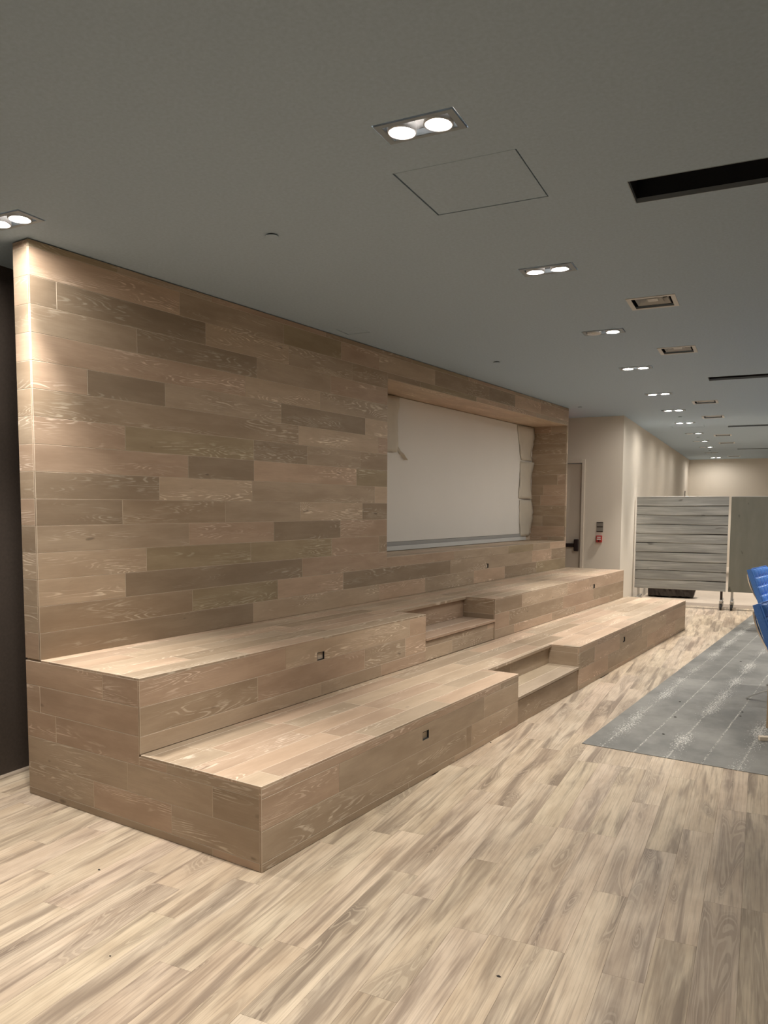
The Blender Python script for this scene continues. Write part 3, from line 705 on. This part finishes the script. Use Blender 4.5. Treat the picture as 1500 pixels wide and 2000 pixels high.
# ------------------------------------------------------------------ things on the door wall
t = thing('switch_plate', 'grey two-gang switch plate above the red pull station on the beige wall', 'switch', (-2.225, 12.15, 1.32))
MB().cbox((-0.05, -0.008, -0.078), (0.05, 0, 0.078), 0.002).build('plate', M['plate'], t)
for z in (-0.066, 0.004, 0.068): MB().cbox((-0.045, -0.011, z - 0.007), (0.045, -0.008, z + 0.005), 0.001).build('slot_bar', M['bronze'], t)
t = thing('fire_alarm_pull', 'red fire alarm pull station on the beige wall beside the door', 'fire alarm', (-2.228, 12.15, 1.138))
MB().cbox((-0.043, -0.045, -0.052), (0.043, 0, 0.052), 0.004).build('body', M['red'], t)
MB().cbox((-0.03, -0.052, -0.012), (0.03, -0.045, 0.004), 0.002).build('pull_handle', M['white'], t)
MB().cbox((-0.028, -0.047, 0.018), (0.028, -0.045, 0.034), 0.001).build('label_strip', M['white'], t)
MB().cbox((-0.012, -0.050, -0.04), (0.012, -0.045, -0.022), 0.001).build('lock_plate', M['bronze'], t)
t = thing('exit_light', 'small red glowing sign box above the door, hidden behind the timber wall end', 'sign', (-3.0, 12.149, 2.60))
MB().cbox((-0.15, -0.05, -0.1), (0.15, 0, 0.1), 0.004).build('case', M['white'], t)
MB().box((-0.135, -0.052, -0.085), (0.135, -0.0502, 0.085)).build('face', M['red_glow'], t)
tag(MB().cbox((0, -0.03, -0.09), (0.02, 0.03, 0.09), 0.004).build('wall_speaker', M['plate'], None, (-1.909, 22.6, 2.0)), 'small dark device high on the far side wall near its corner', 'wall device')

# ------------------------------------------------------------------ rolling screens
PY, PZ0, PZ1 = 13.5, 0.285, 1.796
def caster(parent, x, y, hz):
    c = obj('caster', MB().cbox((-0.03, -0.03, 0.098), (0.03, 0.03, 0.104), 0.001).cbox((-0.027, -0.028, 0.03), (-0.022, 0.028, 0.098), 0.001).cbox((0.022, -0.028, 0.03), (0.027, 0.028, 0.098), 0.001).me('caster', M['steel']), parent, (x, y, 0))
    w = MB(); b0 = []
    w.lathe([(0.012, -0.016), (0.046, -0.016), (0.050, -0.011), (0.050, 0.011), (0.046, 0.016), (0.012, 0.016)], 20)
    obj('wheel', w.me('wheel', M['rubber'], False), c, (0, 0, 0.050), (0, math.pi / 2, 0))
def screen_frame(t, w):
    f = MB()
    f.cbox((-w / 2, 0.0, PZ0), (-w / 2 + 0.035, 0.04, PZ1), 0.002).cbox((w / 2 - 0.035, 0.0, PZ0), (w / 2, 0.04, PZ1), 0.002)
    f.cbox((-w / 2 + 0.036, 0.0, PZ1 - 0.035), (w / 2 - 0.036, 0.04, PZ1), 0.002).cbox((-w / 2 + 0.036, 0.0, PZ0), (w / 2 - 0.036, 0.04, PZ0 + 0.035), 0.002)
    f.build('frame', M['whiteedge'], t)
    MB().cbox((-w / 2, -0.024, PZ1 + 0.001), (w / 2, 0.042, PZ1 + 0.009), 0.001).build('top_trim', M['whiteedge'], t)
    for s in (-1, 1):
        x = s * (w / 2 - 0.06)
        MB().cbox((x - 0.018, 0.002, 0.155), (x + 0.018, 0.038, PZ0 - 0.001), 0.002).build('post', M['bronze'] if s > 0 else M['steel'], t)
        MB().cbox((x - 0.022, -0.16, 0.115), (x + 0.022, 0.30, 0.154), 0.003).build('foot', M['steel'], t)
        caster(t, x, -0.12, 0.1); caster(t, x, 0.26, 0.1)
w1 = 1.40
sp = thing('rolling_screen', 'rolling screen of rough horizontal grey boards on casters, beside the beige corner', 'room divider', (-1.176, PY, 0), 0, 'grey rolling screens')
screen_frame(sp, w1)
MB().box((-w1 / 2 + 0.002, -0.0008, PZ0 + 0.002), (w1 / 2 - 0.002, -0.0002, PZ1 - 0.002)).build('backing', M['black'], sp)
rb = random.Random(3); nb = 10; hb = (PZ1 - PZ0) / nb
for i in range(nb):
    z0 = PZ0 + i * hb; b = MB(); N = 15
    ph = rb.uniform(0, 6); ph2 = rb.uniform(0, 6)
    for k in range(N):
        x = -w1 / 2 + w1 * k / (N - 1); f = k / (N - 1)
        lo = -hb / 2 + (0.004 + 0.005 * math.sin(ph + 5 * f) if i else 0); hi = hb / 2 - (0.002 + 0.004 * math.sin(ph2 + 4 * f) if i < nb - 1 else 0)
        yo = 0.004 * math.sin(ph + 3 * f)
        for (y, z) in ((-0.001, lo), (-0.020 + yo, lo + 0.002), (-0.026 + yo, lo + 0.010), (-0.014 + yo, hi - 0.006), (-0.010 + yo, hi), (-0.001, hi)): b.V.append((x, y, z))
    for k in range(N - 1):
        for j in range(6): b.F.append((k * 6 + j, k * 6 + (j + 1) % 6, k * 6 + 6 + (j + 1) % 6, k * 6 + 6 + j)); b.M.append(0)
    b.F += [tuple(range(6))[::-1], tuple((N - 1) * 6 + j for j in range(6))]; b.M += [0, 0]
    me_ = b.me('board', M['greyboard'])
    # material reads length along x and width along y: turn local axes so that y is the board's height
    me_.transform(Matrix(((1, 0, 0, 0), (0, 0, 1, 0), (0, -1, 0, 0), (0, 0, 0, 1))))
    me_.flip_normals()
    o = obj('board', me_, sp, (0, 0, z0 + hb / 2), (math.pi / 2, 0, 0)); me_.flip_normals()
    q = rb.uniform(0.88, 1.12); o.color = (q, q, q, 1)
w2 = 1.44
s2 = thing('rolling_screen', 'rolling screen with a flat dull grey panel, cut by the right picture edge', 'room divider', (-0.44 + w2 / 2, PY, 0), 0, 'grey rolling screens')
screen_frame(s2, w2)
MB().cbox((-w2 / 2, -0.02, PZ0), (w2 / 2, -0.001, PZ1), 0.002).build('panel', M['greyply'], s2)
# dark wrapped bundle on the floor behind the boarded screen
b = MB(); N, Kc = 18, 10; rb = random.Random(9)
for i in range(N):
    f = i / (N - 1); e = 1 - 0.35 * (abs(2 * f - 1) ** 6)
    for k in range(Kc):
        t_ = 2 * math.pi * k / Kc; cx, cz = math.cos(t_), math.sin(t_)
        sq = max(abs(cx), abs(cz))
        b.V.append((-0.40 + 0.80 * f + (0.03 * cz if i > N - 3 else 0), 0.17 * cx / sq * e + rb.uniform(-.012, .012), max(0.001, 0.115 + 0.114 * cz / sq * (e if cz > 0 else 1) + rb.uniform(-.008, .008))))
for i in range(N - 1):
    for k in range(Kc): b.F.append((i * Kc + k, i * Kc + (k + 1) % Kc, (i + 1) * Kc + (k + 1) % Kc, (i + 1) * Kc + k)); b.M.append(0)
b.F += [tuple(range(Kc)), tuple((N - 1) * Kc + k for k in range(Kc))[::-1]]; b.M += [0, 0]
tag(b.build('wrapped_bundle', M['plastic'], None, (-1.43, 15.0, -0.003)), 'black plastic wrapped bundle lying on the floor behind the boarded rolling screen', 'bundle')

# ------------------------------------------------------------------ grey sheet flooring strips
CX, CY = -1.695, 5.085
cp = thing('sheet_flooring', 'grey sheet flooring with white dotted seams laid on the plank floor', 'flooring', P(CX, CY, 0), -DY)
xs = [0.0, 0.137] + [0.137 + 0.211 * k for k in range(1, 14)]; ysq = [0.0, 2.565, 6.32, 8.05]
rc = random.Random(4)
for i in range(len(xs) - 1):
    for j in range(3):
        x0, x1, y0, y1 = xs[i] + 0.0008, xs[i + 1] - 0.0008, ysq[j] + 0.0006, ysq[j + 1] - 0.0006
        # mesh in the flooring's own coordinates so the seam pattern runs on from strip to strip
        o = MB().cbox((x0, y0, 0.0004), (x1, y1, 0.004), 0.0004).build('strip', M['sheet'], cp)
        q = (1.0, 0.86, 1.02)[j] * rc.uniform(0.96, 1.04); o.color = (q, q, q, 1)

# ------------------------------------------------------------------ blue tufted chairs
def tufted(W, L, th, nu, nv, mat, name):
    # cushion: x across (W), y along (L), tufted top at +z, thickness th
    b = MB(); R_ = 5; NU, NV = nu * R_, nv * R_
    def top(i, j):
        u, v = i / NU, j / NV
        cu, cv = (u * nu) % 1, (v * nv) % 1
        p = (abs(math.sin(math.pi * u * nu)) ** 0.45) * (abs(math.sin(math.pi * v * nv)) ** 0.45)
        ed = min(u, 1 - u, v, 1 - v); ed = min(1, ed / 0.05)
        return th / 2 - 0.030 + 0.034 * p - 0.012 * (1 - ed)
    for sgn in (1, -1):
        for j in range(NV + 1):
            for i in range(NU + 1):
                z = top(i, j) if sgn > 0 else -th / 2 + 0.008 * ((abs(2 * i / NU - 1)) ** 6 + (abs(2 * j / NV - 1)) ** 6) / 2
                b.V.append((-W / 2 + W * i / NU, -L / 2 + L * j / NV, z))
    n1 = (NU + 1) * (NV + 1)
    idx = lambda s, i, j: s * n1 + j * (NU + 1) + i
    for j in range(NV):
        for i in range(NU):
            b.F.append((idx(0, i, j), idx(0, i + 1, j), idx(0, i + 1, j + 1), idx(0, i, j + 1)))
            b.F.append((idx(1, i, j), idx(1, i, j + 1), idx(1, i + 1, j + 1), idx(1, i + 1, j)))
    for i in range(NU):
        b.F.append((idx(0, i + 1, 0), idx(0, i, 0), idx(1, i, 0), idx(1, i + 1, 0))); b.F.append((idx(0, i, NV), idx(0, i + 1, NV), idx(1, i + 1, NV), idx(1, i, NV)))
    for j in range(NV):
        b.F.append((idx(0, 0, j), idx(0, 0, j + 1), idx(1, 0, j + 1), idx(1, 0, j))); b.F.append((idx(0, NU, j + 1), idx(0, NU, j), idx(1, NU, j), idx(1, NU, j + 1)))
    b.M = [0] * len(b.F)
    return b.me(name, mat, False)
CW = 0.74
seat_me = tufted(CW, 0.62, 0.115, 5, 4, M['blue'], 'seat_cushion'); back_me = tufted(CW, 0.60, 0.10, 5, 5, M['blue'], 'back_cushion')
btn_me = MB().lathe([(0.0, 0.006), (0.006, 0.005), (0.010, 0.0)], 10).me('button', M['blue'], True)
def pipe_me(W, L, z):
    b = MB(); p = [(-W / 2, -L / 2, z), (W / 2, -L / 2, z), (W / 2, L / 2, z), (-W / 2, L / 2, z)]
    pts = []
    for k in range(4):
        a, c = Vector(p[k]), Vector(p[(k + 1) % 4])
        for f in (0.03, 0.5, 0.97): pts.append(a.lerp(c, f))
    return b.tube(pts, 0.005, 6, closed=True).me('piping', M['blue'], True)
seat_pipe, back_pipe = pipe_me(CW, 0.62, 0.03), pipe_me(CW, 0.60, 0.022)
def bez(p0, p1, p2, p3, n=18):
    out = []
    for i in range(n + 1):
        t = i / n; out.append([(1 - t) ** 3 * a + 3 * (1 - t) ** 2 * t * b_ + 3 * (1 - t) * t * t * c_ + t ** 3 * d_ for a, b_, c_, d_ in zip(p0, p1, p2, p3)])
    return out
def chair(label, loc, rz):
    # faces local +x
    t = thing('lounge_chair', label, 'chair', loc, rz, 'blue tufted lounge chairs')
    for s in (-1, 1):
        y = s * 0.345
        MB().strip(bez((-0.325, y, 0.745), (-0.27, y, 0.42), (-0.02, y, 0.19), (0.34, y, 0.006)), 0.035, 0.012, (0, 1, 0)).build('back_bar', M['chrome'], t)
        MB().strip(bez((0.38, y * 0.94, 0.375), (0.16, y * 0.94, 0.16), (-0.16, y * 0.94, 0.15), (-0.36, y * 0.94, 0.006)), 0.035, 0.012, (0, 1, 0)).build('seat_bar', M['chrome'], t)
    for (x, z) in ((-0.305, 0.70), (0.33, 0.315), (-0.12, 0.245)):
        MB().cbox((x - 0.006, -0.325, z - 0.016), (x + 0.006, 0.325, z + 0.016), 0.002).build('cross_bar', M['chrome'], t)
    for k in range(6):
        y = -0.27 + k * 0.108
        MB().strip([(-0.30, y, 0.68), (-0.205, y, 0.46), (-0.14, y, 0.26)], 0.04, 0.004, (0, 1, 0)).build('strap', M['rubber'], t)
    a = 0.10; s_ = obj('seat_cushion', seat_me, t, (0.13, 0, 0.385), (0, -a, math.pi / 2)); s_.rotation_euler = (Matrix.Rotation(-a, 3, 'Y') @ Matrix.Rotation(-math.pi / 2, 3, 'Z')).to_euler()
    obj('piping', seat_pipe, s_)
    mm = Matrix((Vector((0, -1, 0)), Vector((-math.sin(0.36), 0, math.cos(0.36))), Vector((-math.cos(0.36), 0, -math.sin(0.36))))).transposed()
    up = Vector((-math.sin(0.36), 0, math.cos(0.36))); nrm = Vector((math.cos(0.36), 0, math.sin(0.36))); xx = up.cross(nrm)
    b_ = obj('back_cushion', back_me, t, (-0.185, 0, 0.535)); b_.rotation_euler = Matrix((xx, up, nrm)).transposed().to_euler()
    obj('piping', back_pipe, b_)
    for (par, L, n2, zz) in ((s_, 0.62, 4, 0.035), (b_, 0.60, 5, 0.028)):
        for i in range(1, 5):
            for j in range(1, n2): obj('button', btn_me, par, (-CW / 2 + CW * i / 5, -L / 2 + L * j / n2, zz - 0.004))
chair('blue tufted leather lounge chair farther away, in front of the rolling screens', (0.259, 11.49, 0.004), math.radians(-14))
chair('blue tufted leather lounge chair nearer the camera, mostly cut by the right edge', (0.369, 7.373, 0.004), math.radians(-14))

def crumb_mesh(s, i):
    b = MB(); r = random.Random(i)
    pts = [(s * math.cos(k * 1.05) * r.uniform(.6, 1.3), s * math.sin(k * 1.05) * r.uniform(.5, .9)) for k in range(6)]
    b.V = [(p, q, 0.0003) for p, q in pts] + [(p * .6, q * .6, s * .45) for p, q in pts]
    b.F = [tuple(range(6))[::-1], tuple(range(6, 12))] + [(k, (k + 1) % 6, 6 + (k + 1) % 6, 6 + k) for k in range(6)]; b.M = [0] * 8
    return b.me('debris_crumb', M['debris'])
# ------------------------------------------------------------------ carton, crumbs
t = thing('carton', 'tan cardboard carton at the right picture edge in front of the nearer chair', 'box', (0.30, 6.35, 0.004), math.radians(-10))
MB().cbox((-0.19, -0.15, 0), (0.19, 0.15, 0.60), 0.003).build('body', M['card'], t)
MB().cbox((-0.187, -0.148, 0.6002), (0.187, -0.001, 0.6042), 0.001).build('flap', M['card'], t); MB().cbox((-0.187, 0.001, 0.6002), (0.187, 0.148, 0.6042), 0.001).build('flap', M['card'], t)
tag(MB().cbox((-0.035, -0.02, 0), (0.035, 0.02, 0.03), 0.003).build('wood_offcut', M['core'], None, (0.075, 5.89, 0.004), (0, 0, 0.3)), 'small pale wood offcut lying on the grey sheet flooring', 'offcut')
for i, (x, y, s) in enumerate([(-0.75, 2.46, 0.008), (-2.03, 1.96, 0.005), (-2.57, 2.43, 0.007), (-1.61, 5.0, 0.009)]):
    tag(obj('debris_crumb', crumb_mesh(s, i), None, (x, y, 0)), ['dark crumb on the plank floor at the bottom, right of centre', 'tiny dark crumb on the plank floor at the lower left', 'dark crumb on the plank floor near the end of the lower tier', 'dark crumb on the plank floor near the corner of the grey flooring'][i], 'crumb', 'dark crumbs on the plank floor')
for i, (x, y) in enumerate([(-0.14, 8.89), (-0.55, 6.77), (-0.54, 6.25), (-0.57, 5.73), (-0.08, 6.65), (-0.09, 6.51)]):
    tag(obj('debris_crumb', crumb_mesh(0.010, 20 + i), None, (x, y, 0.004)), ['tiny dark crumb on the grey flooring, farthest, near the chairs', 'tiny dark crumb in the middle of the grey flooring, third from its front edge', 'tiny dark crumb in the middle of the grey flooring, second from its front edge', 'tiny dark crumb nearest the front edge of the grey flooring', 'tiny dark crumb on the grey flooring before the nearer chair, the farther of two', 'tiny dark crumb on the grey flooring before the nearer chair, the closer of two'][i], 'crumb', 'dark crumbs on the grey flooring')
